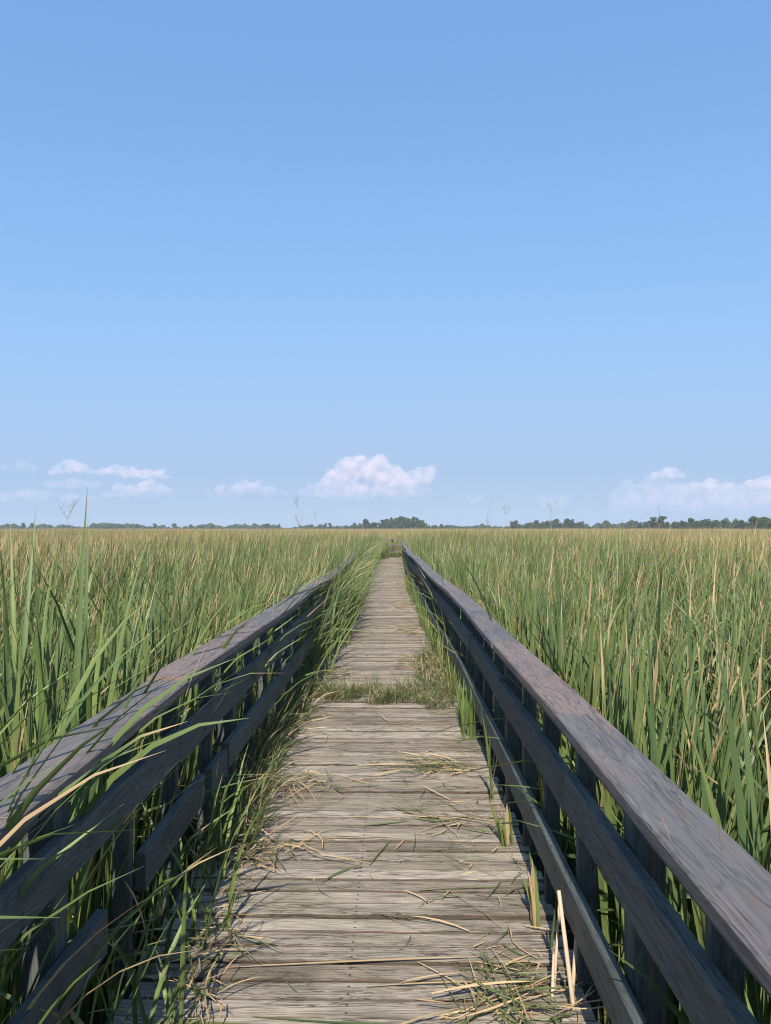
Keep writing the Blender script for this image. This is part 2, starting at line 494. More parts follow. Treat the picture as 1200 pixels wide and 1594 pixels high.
# ------------------------------------------------------------------ marsh ground
N = 90
xs = np.sign(np.linspace(-1, 1, N)) * np.abs(np.linspace(-1, 1, N)) ** 2.6 * 1280
ysg = np.concatenate([np.linspace(-60, 60, 40), 60 + np.linspace(0, 1, 41)[1:] ** 2 * 1040])
gx, gy = np.meshgrid(xs, ysg)
gz = np.full_like(gx, MARSH_Z)
V = np.stack([gx, gy, gz], -1).reshape(-1, 3)
i = (np.arange(len(ysg) - 1)[:, None] * N + np.arange(N - 1)[None, :]).ravel()
ground = put('ground', mesh_np('ground', V, np.stack([i, i + 1, i + N + 1, i + N], 1), M_MUD))
tag(ground, 'dark wet mud under the cattails', None, None, 'structure')

# ------------------------------------------------------------------ cattail marsh (one mass, instanced patches)
patches = bpy.data.collections.new('cattail_patches')      # not linked to the scene: only a source
def patch(name, me):
    o = bpy.data.objects.new(name, me); patches.objects.link(o); return o
NP = 6
for v in range(NP):
    xy = R.uniform(-0.62, 0.62, (80, 2))
    P = shoots(xy, 1.50, 2.02, nl=(5, 8), K=6, w=(0.014, 0.027), lean=0.13, bend=0.85, fold=0.11)
    patch('patch_%02d' % v, mesh_np('cattail_patch', P[0], P[1], M_CATTAIL, P[2]))
for v in range(3):      # leaning edge patches that spill over the overgrown railing
    n = 85
    B = np.stack([R.normal(0, 0.13, n), R.uniform(-0.3, 0.3, n), np.zeros(n)], 1)
    P = leaf_batch(B, R.normal(0.2, 1.25, n), R.uniform(1.1, 1.95, n), R.uniform(0.02, 0.22, n), R.uniform(0.05, 1.35, n), R.uniform(0.3, 0.65, n),
                   R.uniform(0.013, 0.023, n), R.normal(0, 0.6, n), K=8, twist=R.normal(0, 0.8, n))
    patch('patch_%02d' % (NP + v), mesh_np('leaning_patch', P[0], P[1], M_CATTAIL, P[2]))
for v in range(3):      # wide patches for the far marsh
    xy = R.uniform(-2.6, 2.6, (300, 2))
    P = shoots(xy, 1.50, 2.0, nl=(4, 6), K=4, w=(0.022, 0.040), lean=0.13, fold=0.0)
    patch('patch_%02d' % (NP + 3 + v), mesh_np('far_patch', P[0], P[1], M_CATTAIL, P[2]))

pts, rot, scl, idx = [], [], [], []
def addp(x, y, i, rz, s, sz):
    pts.append((x, y, MARSH_Z)); rot.append((0, 0, rz)); scl.append((s, s, sz)); idx.append(i)
# near and middle field, one patch per square metre
for y in np.arange(-4, 62, 0.95):
    lim = 5.5 + 0.80 * max(y, 0)
    for x in np.arange(-lim, lim, 0.95):
        xx, yy = x + U(-.25, .25), y + U(-.25, .25)
        c = cx(yy)
        if 1.55 < yy < 6.6 and (-2.15 < xx < 1.85):
            continue                      # this strip is planted one cattail at a time
        if yy < 1.55 and (xx < -1.5 or xx > 1.35):
            pass
        elif -1.85 + c < xx < 1.62 + c and yy < 42:
            continue
        if yy > 36.4 and yy < 40.6 and xx < 1.0 and xx > -9.2:
            continue
        hgt = 0.93 + 0.17 * mnoise.noise(Vector((xx * 0.22, yy * 0.22, 3.0)))
        if xx > 0 : hgt *= 1.03
        if abs(xx - c) < 3.0: hgt *= 0.95
        addp(xx, yy, random.randrange(NP), U(-0.5, 0.5), U(0.95, 1.1), hgt * U(0.95, 1.07))
# rows hugging both railings
for y in np.arange(-3.5, 1.2, 0.45):
    for xx in (-1.42, 1.10):
        pts.append((xx + U(-.05, .05), y, MARSH_Z)); rot.append((0, 0, U(-.2, .2))); scl.append((0.5, 0.9, U(0.85, 0.98))); idx.append(random.randrange(NP))
for y in np.arange(6.6, 37.5, 0.5):
    c = cx(y)
    addp(1.45 + c + U(-.08, .08), y, random.randrange(NP), U(-.4, .4), U(0.9, 1), U(0.80, 0.92))
    if y < 36.3:
        addp(-1.70 + c + U(-.08, .08), y, random.randrange(NP), U(-.4, .4), U(0.9, 1), U(0.80, 0.92))
for y in np.arange(6.2, 38.3, 0.27):
    dens = 0.95 if y > 9 else (0.6 if y > 7 else 0.2)
    if random.random() < dens:
        addp(-1.12 + cx(y) + U(-.06, .06) + interp([(0, 0), (7, 0.02), (9, 0.09), (12, 0.16)], y), y, NP + random.randrange(3), U(-0.9, 0.8), 1, U(0.80, 1.08) * (0.92 if y < 8.5 else 1.02))
# beyond the bend
for xx, yy in ((-1.0, 38.6), (-0.72, 38.95), (-0.42, 39.1), (-1.3, 38.3), (-0.1, 39.2)):
    addp(xx, yy, NP + random.randrange(3), U(-.3, .3), 1, U(0.62, 0.8))
for x in np.arange(-9, 1.2, 0.6):
    addp(x + U(-.1, .1), 40.6 + U(-.1, .2), random.randrange(NP), U(-.4, .4), 1, U(0.85, 1.0))
    if x < -0.9: addp(x + U(-.1, .1), 36.5 + 0.22 * (x + 1.2) + U(-.2, .1), random.randrange(NP), U(-.4, .4), 1, U(0.85, 1.0))
y = 62.0
while y < 420:
    st = 4.4 + y * 0.008
    lim = 8 + 0.74 * y
    for x in np.arange(-lim, lim, st):
        xx, yy = x + U(-1, 1), y + U(-1, 1)
        h = 0.96 + 0.16 * mnoise.noise(Vector((xx * 0.05, yy * 0.05, 9.0)))
        addp(xx, yy, NP + 3 + random.randrange(3), U(-0.6, 0.6), U(1.0, 1.2), h)
    y += st

marsh_me = bpy.data.meshes.new('cattail_marsh')
marsh_me.from_pydata(pts, [], [])
for nm, tp, dat, key in (('rot', 'FLOAT_VECTOR', rot, 'vector'), ('scl', 'FLOAT_VECTOR', scl, 'vector'), ('idx', 'INT', idx, 'value')):
    marsh_me.attributes.new(nm, tp, 'POINT').data.foreach_set(key, np.array(dat, np.float32 if tp != 'INT' else np.int32).ravel())
marsh = put('cattail_marsh', marsh_me)
tag(marsh, 'dense cattail marsh stretching away from the boardwalk to the trees', 'cattails', None, 'stuff')
ng = bpy.data.node_groups.new('scatter_patches', 'GeometryNodeTree')
ng.interface.new_socket('Geometry', in_out='INPUT', socket_type='NodeSocketGeometry')
ng.interface.new_socket('Geometry', in_out='OUTPUT', socket_type='NodeSocketGeometry')
gi, go = ng.nodes.new('NodeGroupInput'), ng.nodes.new('NodeGroupOutput')
ci = ng.nodes.new('GeometryNodeCollectionInfo')
ci.inputs['Collection'].default_value = patches
ci.inputs['Separate Children'].default_value = True
ci.inputs['Reset Children'].default_value = True
iop = ng.nodes.new('GeometryNodeInstanceOnPoints')
iop.inputs['Pick Instance'].default_value = True
def named(nm, tp):
    q = ng.nodes.new('GeometryNodeInputNamedAttribute'); q.data_type = tp; q.inputs['Name'].default_value = nm
    return [s for s in q.outputs if s.enabled][0]
e2r = ng.nodes.new('FunctionNodeEulerToRotation')
L_ = ng.links.new
L_(named('rot', 'FLOAT_VECTOR'), e2r.inputs[0])
L_(gi.outputs[0], iop.inputs['Points']); L_(ci.outputs[0], iop.inputs['Instance'])
L_(named('idx', 'INT'), iop.inputs['Instance Index'])
L_(e2r.outputs[0], iop.inputs['Rotation']); L_(named('scl', 'FLOAT_VECTOR'), iop.inputs['Scale'])
L_(iop.outputs[0], go.inputs[0])
md = marsh.modifiers.new('scatter', 'NODES'); md.node_group = ng

# ------------------------------------------------------------------ cattails one by one beside the railings
def me_of(name, P, mat): return mesh_np(name, P[0], P[1], mat, P[2])
cat_me = [me_of('cattail', shoots([(0, 0)], 1.55, 2.0, nl=(9, 13), K=9, w=(0.015, 0.030), lean=0.13, bend=0.8, fold=0.12), M_CATTAIL) for _ in range(12)]
def plant(xa, xb, ya, yb, n, label, group):
    cells = []
    for _ in range(n * 6):
        p = (U(xa, xb), U(ya, yb))
        if all((p[0] - q[0]) ** 2 + (p[1] - q[1]) ** 2 > 0.0075 for q in cells):
            cells.append(p)
        if len(cells) >= n: break
    for (x, y) in cells:
        o = put('cattail', random.choice(cat_me), None, (x, y, MARSH_Z), U(-0.5, 0.5), (1, 1, U(0.80, 1.04)))
        tag(o, label, 'cattail', group)
plant(0.86, 1.62, 1.35, 6.7, 150, 'green cattail standing in the dense row just outside the open clear railing', 'cattails along the open railing')
plant(-1.95, -1.12, 1.35, 6.7, 150, 'green cattail standing in the dense row just behind the overgrown railing', 'cattails behind the overgrown railing')

# tall broad cattails that rise above the horizon at the frame's edge
def custom(name, leaves, mat=M_NEAR, K=14):
    """leaves: list of (dx, dy, az, length, tilt, curve, s0, width, roll, dry, tip)"""
    a = np.array(leaves, float)
    B = np.stack([a[:, 0], a[:, 1], 0 * a[:, 0]], 1)
    return me_of(name, leaf_batch(B, a[:, 2], a[:, 3], a[:, 4], a[:, 5], a[:, 6], a[:, 7], a[:, 8], K=K, dry=a[:, 9], tip=a[:, 10], twist=R.normal(0, 0.4, len(a))), mat)

tall = [(-1.34, 2.75, -0.16, 'tallest broad-bladed cattail, leaning away from the boardwalk with its tip above the skyline'),
        (-1.24, 2.80, 0.05, 'tall broad cattail with two nearly upright blades crossing the skyline'),
        (-1.62, 3.1, 0.12, 'tall broad cattail with blades curving towards the boardwalk'),
        ]
for x, y, sl, lab in tall:
    n = 9
    lv = [(U(-.09, .09), U(-.06, .06), (1.57 if j % 2 else -1.57) + U(-.5, .5), U(1.8, 2.32), U(0.02, 0.12), U(0.05, 0.5), 0.45, U(0.019, 0.031), U(-.35, .35), U(0.4, 1), U(0.95, 0.99)) for j in range(n)]
    me = custom('tall_cattail', lv)
    for v in me.vertices: v.co.x += sl * (v.co.z / 2.2) ** 2
    o = put('cattail', me, None, (x, y, MARSH_Z))
    tag(o, lab, 'cattail', 'tall cattails above the skyline')

# cattails rooted behind the overgrown railing that arch over and through it
k_lean = 0
lean_spots = [(1.18, 5, 1), (1.30, 6, 1), (1.42, 5, 0), (1.62, 5, 1), (1.86, 4, 0), (2.1, 5, 1), (2.45, 4, 0), (2.8, 5, 1), (3.2, 4, 1), (3.5, 4, 0), (3.9, 5, 1), (4.3, 4, 1), (4.7, 5, 0),
              (5.1, 5, 1), (5.5, 6, 1), (5.9, 6, 1), (6.3, 6, 0), (6.7, 6, 1), (7.1, 7, 1)]
for y, n, over in lean_spots:
    lv = []
    n = n + 3 if y < 2.3 else 3
    for j in range(n):
        if over:   # passes above the top board, then arches
            lv.append((U(-.05, .05), U(-.06, .06), U(-0.6, 0.95), U(1.65, 2.1), U(0.10, 0.22), U(0.8, 1.6), U(0.45, 0.60), U(0.024, 0.037), U(-0.4, 0.4), U(0.02, 1), U(0.86, 0.98)))
        else:      # leans out between the boards
            lv.append((U(-.05, .05), U(-.06, .06), U(-0.6, 0.9), U(1.15, 1.75), U(0.22, 0.45), U(0.4, 1.4), U(0.3, 0.6), U(0.018, 0.029), U(-0.5, 0.5), U(0.02, 1), U(0.82, 0.98)))
    o = put('cattail', custom('leaning_cattail', lv), None, (-1.20 + cx(y) + U(-.05, .03), y, MARSH_Z))
    tag(o, 'cattail arching over the top board of the overgrown railing' if over else 'cattail leaning out between the boards of the overgrown railing', 'cattail',
        'cattails arching over the overgrown railing' if over else 'cattails leaning between the boards')

# ------------------------------------------------------------------ shoots and grass growing at the deck edges
def tuft(n, hmin, hmax, spread, w, tilt=(0.05, 0.5), curve=(0.2, 1.4), mat=M_GRASS, K=6, dryp=None, az=None, azs=0.7, name='grass_tuft'):
    ang = R.uniform(0, 6.283, n); rad = np.sqrt(R.random(n)) 
    B = np.stack([np.cos(ang) * rad * spread[0], np.sin(ang) * rad * spread[1], np.zeros(n)], 1)
    a = R.uniform(0, 6.283, n) if az is None else R.normal(az, azs, n)
    P = leaf_batch(B, a, R.uniform(hmin, hmax, n), R.uniform(*tilt, n), R.uniform(*curve, n), R.uniform(0.1, 0.4, n), R.uniform(*w, n), R.normal(0, 0.6, n),
                   K=K, twist=R.normal(0, 0.8, n), dry=dryp)
    return me_of(name, P, mat)

# upright green shoots inside the clear railing
shoot_me = [tuft(7, 0.30, 0.62, (0.035, 0.05), (0.009, 0.016), (0.02, 0.2), (0.0, 0.5), M_NEAR) for _ in range(6)]
for i in range(62):
    y = 5.4 + 15 * (i / 62) ** 1.2 + U(-.1, .1)
    o = put('reed_shoot', random.choice(shoot_me), None, (0.555 + cx(y) + U(-.05, .03), y, -0.10), U(0, 6.28), U(0.75, 1.2))
    tag(o, 'small upright green reed shoots growing at the foot of the open railing', 'reed shoot', 'reed shoots at the foot of the open railing')
# single ones nearer the viewer
for y, n, hmax, lab in ((2.93, 8, 0.36, 'short clump of cut green and tan reeds at the plank ends by the open railing'),
                        (3.65, 9, 0.26, 'low clump of bright green blades where the planks meet the open railing'),
                        (4.25, 3, 0.62, 'tall single green reed rising past the lower board of the open railing')):
    o = put('reed_shoot', tuft(n, hmax * 0.45, hmax, (0.03, 0.03), (0.014, 0.022), (0.02, 0.25), (0.0, 0.3), M_NEAR, dryp=np.where(np.arange(n) % 3 == 0, 0.01, 0.9)), None, (0.545, y, -0.03))
    tag(o, lab, 'reed shoot')
# loose blades rising between the boards of the clear railing
for y, x, L_b, lean_b, lab in ((2.15, 0.55, 0.72, 0.10, 'long thin reed blade curving up across the lower boards of the open railing'),
                               (2.75, 0.55, 0.80, -0.05, 'straight reed blade standing in front of the middle board of the open railing')):
    me = custom('reed', [(0, 0, 0.2, L_b, 0.03 + abs(lean_b), 0.25, 0.2, 0.012, 1.4, 0.9, 0.99)])
    tag(put('reed', me, None, (x, y, -0.25)), lab, 'reed')

# the pale cut stalks in front
st = empty('cut_stalk', (0.56, 2.42, 0))
tag(st, 'pale cut cattail stalks standing upright at the plank edge by the open railing', 'cut stalk')
def tube(mb, p0, p1, r0, r1, n=6):
    V, F = mb
    p0, p1 = Vector(p0), Vector(p1)
    d = (p1 - p0).normalized(); s = d.orthogonal().normalized(); u = d.cross(s)
    b = len(V)
    for p, r in ((p0, r0), (p1, r1)):
        for i in range(n):
            a = i * 6.28318 / n
            V.append(tuple(p + s * (math.cos(a) * r) + u * (math.sin(a) * r)))
    for i in range(n):
        F.append((b + i, b + (i + 1) % n, b + n + (i + 1) % n, b + n + i))
    F.append(tuple(b + n + i for i in range(n)))
M_PALE = plain('pale_stalk', (0.52, 0.40, 0.28), 0.75, 30.0, 0.25)
for p0, p1, r in (((0.012, 0.0, 0), (-0.030, 0.02, 0.37), 0.008), ((0.012, 0.03, 0), (0.045, 0.05, 0.345), 0.007),
                  ((-0.03, 0.10, 0), (-0.005, 0.12, 0.30), 0.005), ((-0.045, 0.06, 0), (-0.03, 0.1, 0.12), 0.006)):
    mb = ([], []); tube(mb, p0, p1, r, r * 0.8)
    put('stalk', mesh_np('stalk', mb[0], mb[1], M_PALE), st)

# fine grass strip right across the boards
gm = [tuft(110, 0.10, 0.27, (0.13, 0.12), (0.0035, 0.0065), (0.1, 0.9), (0.3, 1.8), M_GRASS, K=5) for _ in range(5)]
for i in range(20):
    x = -0.80 + i * 0.072 + U(-.03, .03)
    y = 6.75 + 0.16 * math.sin(i * 1.1) + U(-.13, .13) - 0.1 * (i / 17)
    o = put('grass_tuft', gm[i % 5], None, (x, y, dz(y) - 0.005), U(0, 6.28), (U(.55, 1.15), U(.55, 1.1), U(0.45, 1.25)))
    tag(o, 'small curly grass tuft in the green strip growing right across the planks', 'grass tuft', 'grass strip across the planks')
gm2 = [tuft(80, 0.10, 0.30, (0.16, 0.2), (0.004, 0.007), (0.1, 0.9), (0.3, 1.6), M_GRASS, K=5) for _ in range(4)]
for i in range(9):
    y = 6.9 + i * 0.22
    o = put('grass_tuft', gm2[i % 4], None, (0.36 + U(-.08, .12), y, dz(y) - 0.005), U(0, 6.28), U(0.8, 1.1))
    tag(o, 'grass tuft in the patch beside the open railing just beyond the grass strip', 'grass tuft', 'grass patch beyond the strip')
# soft grass mound spilling from the overgrown side
gm3 = [tuft(110, 0.18, 0.48, (0.13, 0.22), (0.004, 0.008), (0.1, 0.8), (0.3, 1.7), M_GRASS, K=7, az=0.0, azs=1.5) for _ in range(5)]
for i in range(12):
    y = 3.75 + i * 0.22
    o = put('grass_tuft', gm3[i % 5], None, (-0.90 + U(-.05, .07), y, -0.04), U(-.4, .4), U(0.75, 1.1))
    tag(o, 'soft fine grass tuft spilling over the planks from under the overgrown railing', 'grass tuft', 'grass spilling from the overgrown railing')
for i in range(22):
    y = 7.0 + i * 1.15
    o = put('grass_tuft', gm3[i % 5], None, (-0.86 + cx(y) + U(-.06, .04), y, -0.04), U(-.4, .4), U(0.6, 0.95))
    tag(o, 'green tuft edging the far planks below the leaning cattails', 'grass tuft', 'grass edging the far planks')
# sparse upright blades at the near left plank ends
for i in range(17):
    y = 1.85 + i * 0.11
    me = tuft(7, 0.12, 0.62, (0.10, 0.06), (0.009, 0.017), (0.03, 0.45), (0.1, 1.2), M_NEAR, az=0.3, azs=2.0, name='reed_shoot')
    o = put('reed_shoot', me, None, (-0.88 + U(-.06, .19), y, -0.06), 0)
    tag(o, 'thin reed shoot standing at the plank ends under the overgrown railing', 'reed shoot', 'reed shoots under the overgrown railing')

# ------------------------------------------------------------------ straw on the planks
def lying(n0, spread, lmin, lmax, w, zmax=0.03, dryp=None, az=None, azs=1.0, curl=0.6, mat=M_STRAW, K=7, name='straw_heap'):
    n = int(n0 * 1.7)
    if dryp is not None: dryp = np.resize(dryp, n)
    B = np.stack([R.normal(0, spread[0], n), R.normal(0, spread[1], n), R.uniform(0.004, zmax, n)], 1)
    a = R.uniform(0, 6.283, n) if az is None else R.normal(az, azs, n)
    n2 = int(n * 0.7)
    L = R.uniform(lmin, lmax, n) * np.where(np.arange(n) < n2, 0.6, 1.0)
    P = leaf_batch(B, a, L, 1.5708 - R.uniform(-0.01, 0.10, n), R.uniform(0.0, 0.16, n), 0.0, R.uniform(*w, n), R.normal(0, 0.35, n), K=K,
                   azc=R.normal(0, curl * 0.55, n), twist=R.normal(0, 0.7, n), dry=dryp, tip=R.uniform(0.4, 0.9, n),
                   kink=(R.uniform(0.3, 0.7, n), np.where(R.random(n) < 0.25, R.uniform(-0.5, 0.25, n), 0)))
    P[0][:, 2] = np.maximum(P[0][:, 2], 0.003)
    return me_of(name, P, mat)

heaps = [
    (0.36, 2.42, 46, (0.10, 0.09), 0.12, 0.42, 'large tangle of tan straw and cut green leaves beside the cut stalks', 0.07, None),
    (0.33, 4.75, 34, (0.13, 0.06), 0.18, 0.55, 'dark sheaf of cut green leaves fanned across the planks', 0.05, 2.75),
    (-0.55, 4.45, 34, (0.13, 0.07), 0.12, 0.4, 'yellow-green straw heap at the edge of the soft grass mound', 0.06, None),
    (-0.66, 3.55, 34, (0.11, 0.11), 0.12, 0.42, 'tan straw heap below the soft grass on the overgrown side', 0.06, None),
    (-0.68, 2.75, 22, (0.06, 0.08), 0.10, 0.3, 'small curled heap of brown leaves near the shaded planks', 0.07, None),
    (-0.62, 2.40, 16, (0.05, 0.06), 0.10, 0.28, 'small cluster of upright cut stubs and straw on the shaded side', 0.08, None),
    (0.28, 3.95, 18, (0.12, 0.04), 0.15, 0.4, 'thin scatter of straw and green leaf below the dark sheaf', 0.03, 3.0),
    (-0.66, 7.7, 40, (0.14, 0.10), 0.12, 0.4, 'orange-tan straw heap beyond the grass strip on the overgrown side', 0.07, None),
    (0.25, 8.3, 60, (0.15, 0.25), 0.12, 0.4, 'pale straw heap beyond the grass strip by the open railing', 0.08, None),
    (0.22, 11.2, 50, (0.12, 0.25), 0.12, 0.4, 'brown straw heap halfway along beside the open railing', 0.06, None),
    (0.12, 14.5, 40, (0.10, 0.5), 0.12, 0.4, 'long smear of straw further along beside the open railing', 0.06, None),
    (-0.70, 10.5, 40, (0.10, 0.5), 0.12, 0.4, 'long smear of straw along the edge below the leaning cattails', 0.06, None),
    (-0.78, 15.5, 40, (0.08, 1.2), 0.12, 0.35, 'thin far line of straw along the overgrown edge', 0.05, None),
]
for x, y, n, sp, l0, l1, lab, zm, az in heaps:
    green = 'green' in lab
    dp = R.uniform(0.0, 1.0, n) if not green else R.uniform(0.35, 1.0, n)
    o = put('straw_heap', lying(int(n * 1.4), sp, l0, l1, (0.003, 0.0075), zm, dp, az, 0.5), None, (x + cx(y) * 0.5, y, dz(y)))
    tag(o, lab, 'straw heap')
# single long leaves and stalks lying about
singles = [
    (-0.60, 2.62, 0.05, 0.95, 0.010, 'long tan leaf lying straight across the planks below the curled brown heap'),
    (-0.45, 2.36, -0.15, 0.75, 0.011, 'long green-to-orange leaf lying slanted across the nearest planks'),
    (-0.75, 2.33, -0.02, 0.50, 0.016, 'broad green leaf with an orange tip on the nearest planks'),
    (-0.10, 2.52, 0.08, 0.55, 0.010, 'thin tan leaf lying towards the large tangle'),
    (-0.52, 3.70, -0.06, 0.52, 0.012, 'orange leaf lying straight out from the tan heap'),
    (-0.12, 3.42, 1.25, 0.28, 0.010, 'short dark bent stalk lying by itself mid-deck'),
    (0.10, 5.05, 2.9, 0.62, 0.010, 'thin dark stalk pointing at the sheaf of green leaves'),
    (-0.33, 4.42, 0.18, 0.55, 0.009, 'pale straw lying across mid-deck with a green shred on it'),
    (0.10, 3.18, 0.1, 0.40, 0.008, 'thin yellow blade lying near the low green clump'),
    (0.22, 2.62, 0.05, 0.38, 0.010, 'dark dry leaf lying just above the large tangle'),
    (0.14, 2.36, 0.45, 0.60, 0.009, 'grey stalk lying diagonally beneath the cut stalks'),
    (-0.30, 2.22, 0.02, 0.75, 0.009, 'faint thin straw along the bottom planks'),
]
for x, y, az, L, w, lab in singles:
    dp = 0.9 if ('green' in lab or 'dark' in lab) else 0.1
    P = leaf_batch(np.array([(0, 0, 0.008)]), [az], [L], [1.54], [0.05], [0.0], [w], [0.15], K=12, azc=[U(-0.25, 0.25)], twist=[U(-.5, .5)], dry=[dp], tip=[0.55])
    P[0][:, 2] = np.maximum(P[0][:, 2], 0.004)
    tag(put('fallen_leaf', me_of('fallen_leaf', P, M_STRAW), None, (x, y, 0)), lab, 'fallen leaf')
# uncountable crumbs of straw
n = 1500
yy = 1.2 + 22 * R.random(n) ** 1.7
edge = R.random(n)
xx = np.where(edge < 0.42, R.normal(-0.78, 0.10, n), np.where(edge < 0.78, R.normal(0.42, 0.13, n), R.uniform(-0.8, 0.55, n)))
cxx = np.array([cx(v) for v in yy]); dzz = np.array([dz(v) for v in yy])
P = leaf_batch(np.stack([xx + cxx, yy, dzz + R.uniform(0.003, 0.02, n)], 1), R.uniform(0, 6.283, n), R.uniform(0.04, 0.26, n), 1.5708 - R.uniform(0, 0.12, n), R.uniform(0, 0.2, n), 0.0,
               R.uniform(0.003, 0.008, n), R.normal(0, 0.4, n), K=5, azc=R.normal(0, 0.6, n), tip=R.uniform(0.4, 0.9, n))
litter = put('straw_litter', me_of('straw_litter', P, M_STRAW))
tag(litter, 'loose crumbs of straw scattered over the planks', 'straw litter', None, 'stuff')

# ------------------------------------------------------------------ dry weeds that stand above the cattails
def weed(h, nb, spread):
    V, F = [], []
    bend = U(-0.08, 0.08)
    prev = Vector((0, 0, 0)); r = 0.006
    stem = []
    for i in range(1, 9):
        q = Vector((bend * (i / 8) ** 2 + U(-.01, .01), U(-.01, .01), h * i / 8))
        tube((V, F), prev, q, r, r * 0.82, 4); r *= 0.82; prev = q; stem.append(q)
    for b in range(nb):
        q = stem[random.randrange(4, 8)]
        a = U(0, 6.28); l = U(0.5, 1.0) * spread
        e = q + Vector((math.cos(a) * l * 0.6, math.sin(a) * l * 0.6, l))
        tube((V, F), q, e, 0.0028, 0.0016, 3)
        for c in range(4):
            q2 = q.lerp(e, U(0.35, 1)); a = U(0, 6.28)
            tube((V, F), q2, q2 + Vector((math.cos(a) * 0.05, math.sin(a) * 0.05, U(0.03, 0.10))), 0.002, 0.0012, 3)
    return mesh_np('dry_weed', V, F, M_STEM)
for x, y, h, nb, sp, lab in ((-1.75, 13.2, 2.45, 14, 0.28, 'tall feathery dry weed standing alone behind the overgrown railing'),
                             (-1.45, 12.6, 2.2, 8, 0.2, 'shorter dry weed beside the tall feathery one'),
                             (3.4, 16.0, 2.45, 9, 0.25, 'bare forked dry weed on the skyline past the open railing'),
                             (1.9, 15.5, 2.42, 9, 0.25, 'thin dry weed on the skyline close to the end of the open railing'),
                             (2.25, 15.2, 2.38, 7, 0.22, 'twin of the thin dry weed, a little to its outer side'),
                             (-3.6, 8.0, 2.2, 8, 0.2, 'slender dry weed in the middle of the tan cattails'),
                             (-9.5, 16.0, 2.4, 9, 0.2, 'small dry weed peeping over the skyline far from the railing'),
                             (5.6, 15.5, 2.35, 9, 0.2, 'small dry weed over the skyline under the pale clouds')):
    tag(put('dry_weed', weed(h, nb, sp), None, (x, y, MARSH_Z)), lab, 'dry weed')

# ------------------------------------------------------------------ trees on the horizon
def crown_mesh(kind, seed):
    rng = np.random.default_rng(seed)
    Vs, rn = [], []
    cl = []
    if kind == 'tall':
        for _ in range(28):
            z = 0.9 + 8.6 * (_ + rng.random()) / 28; sp = 1.35 * (1 - (z / 10.2) ** 1.6) + 0.12
            if _ % 2: sp *= 0.35
            cl.append(((rng.normal(0, sp * 0.6), rng.normal(0, sp * 0.6), z), rng.uniform(0.8, 1.2) * (0.75 if _ % 2 else 0.55 + 0.45 * sp)))
    elif kind == 'round':
        for _ in range(24):
            z = rng.uniform(0.7, 6.4); sp = 2.1 * math.sqrt(max(0.05, 1 - ((z - 2.4) / 4.3) ** 2))
            cl.append(((rng.uniform(-sp, sp) * 0.8, rng.uniform(-sp, sp) * 0.8, z), rng.uniform(0.8, 1.3)))
    elif kind == 'thin':
        cl = [((rng.normal(0, 0.8), rng.normal(0, 0.8), 3.4 + 4.6 * rng.random()), rng.uniform(0.6, 1.1)) for _ in range(20)]
    else:
        cl = [((rng.normal(0, 2.0), rng.normal(0, 1.2), 0.8 + 1.2 * rng.random()), rng.uniform(0.9, 1.5)) for _ in range(8)]
    F = []
    for (c, r) in cl:
        n = 95
        d = rng.normal(0, 1, (n, 3)); d /= np.linalg.norm(d, axis=1)[:, None]
        p = np.array(c) + d * (r * rng.uniform(0.45, 1.08, n) ** 0.6)[:, None] * np.array([1, 1, 0.82])
        for q in p:
            a = rng.normal(0, 1, 3); a /= np.linalg.norm(a); b = np.cross(a, rng.normal(0, 1, 3)); b /= np.linalg.norm(b)
            s = rng.uniform(0.16, 0.36)
            k0 = len(Vs)
            Vs += [q - a * s, q - b * s * 0.7, q + a * s, q + b * s * 0.7]
            F.append((k0, k0 + 1, k0 + 2, k0 + 3)); rn += [rng.random()] * 4
    return mesh_np('crown', np.array(Vs), F, M_CROWN, {'rnd': np.array(rn)}, smooth=False), cl
def trunk_mesh(cl):
    V, F = [], []
    top = max(c[0][2] for c in cl) * 0.8
    tube((V, F), (0, 0, 0), (0, 0, top * 0.55), 0.22, 0.15, 7)
    tube((V, F), (0, 0, top * 0.55), (0.1, 0, top), 0.15, 0.06, 6)
    for c, r in cl[:6]:
        tube((V, F), (0, 0, min(top * 0.5, c[2] * 0.6)), c, 0.09, 0.03, 5)
    return mesh_np('trunk', V, F, M_TRUNK)
TREE = {}
for kd in ('tall', 'round', 'thin', 'bush'):
    TREE[kd] = []
    for s in range(3):
        cm, cl = crown_mesh(kd, hash((len(kd), s)) % 1000 + s * 7)
        TREE[kd].append((cm, trunk_mesh(cl)))
def tree(kd, x, y, s, label, group):
    r = empty('bush' if kd == 'bush' else 'tree', (x, y, MARSH_Z))
    r.rotation_euler.z = U(0, 6.28); r.scale = (s * U(0.9, 1.15), s * U(0.9, 1.15), s)
    tag(r, label, 'bush' if kd == 'bush' else 'tree', group)
    cm, tm = random.choice(TREE[kd])
    put('crown', cm, r); put('trunk', tm, r)
FPX = 1150.0
def at_px(px, d): return ((px - 616) / FPX * d, d)
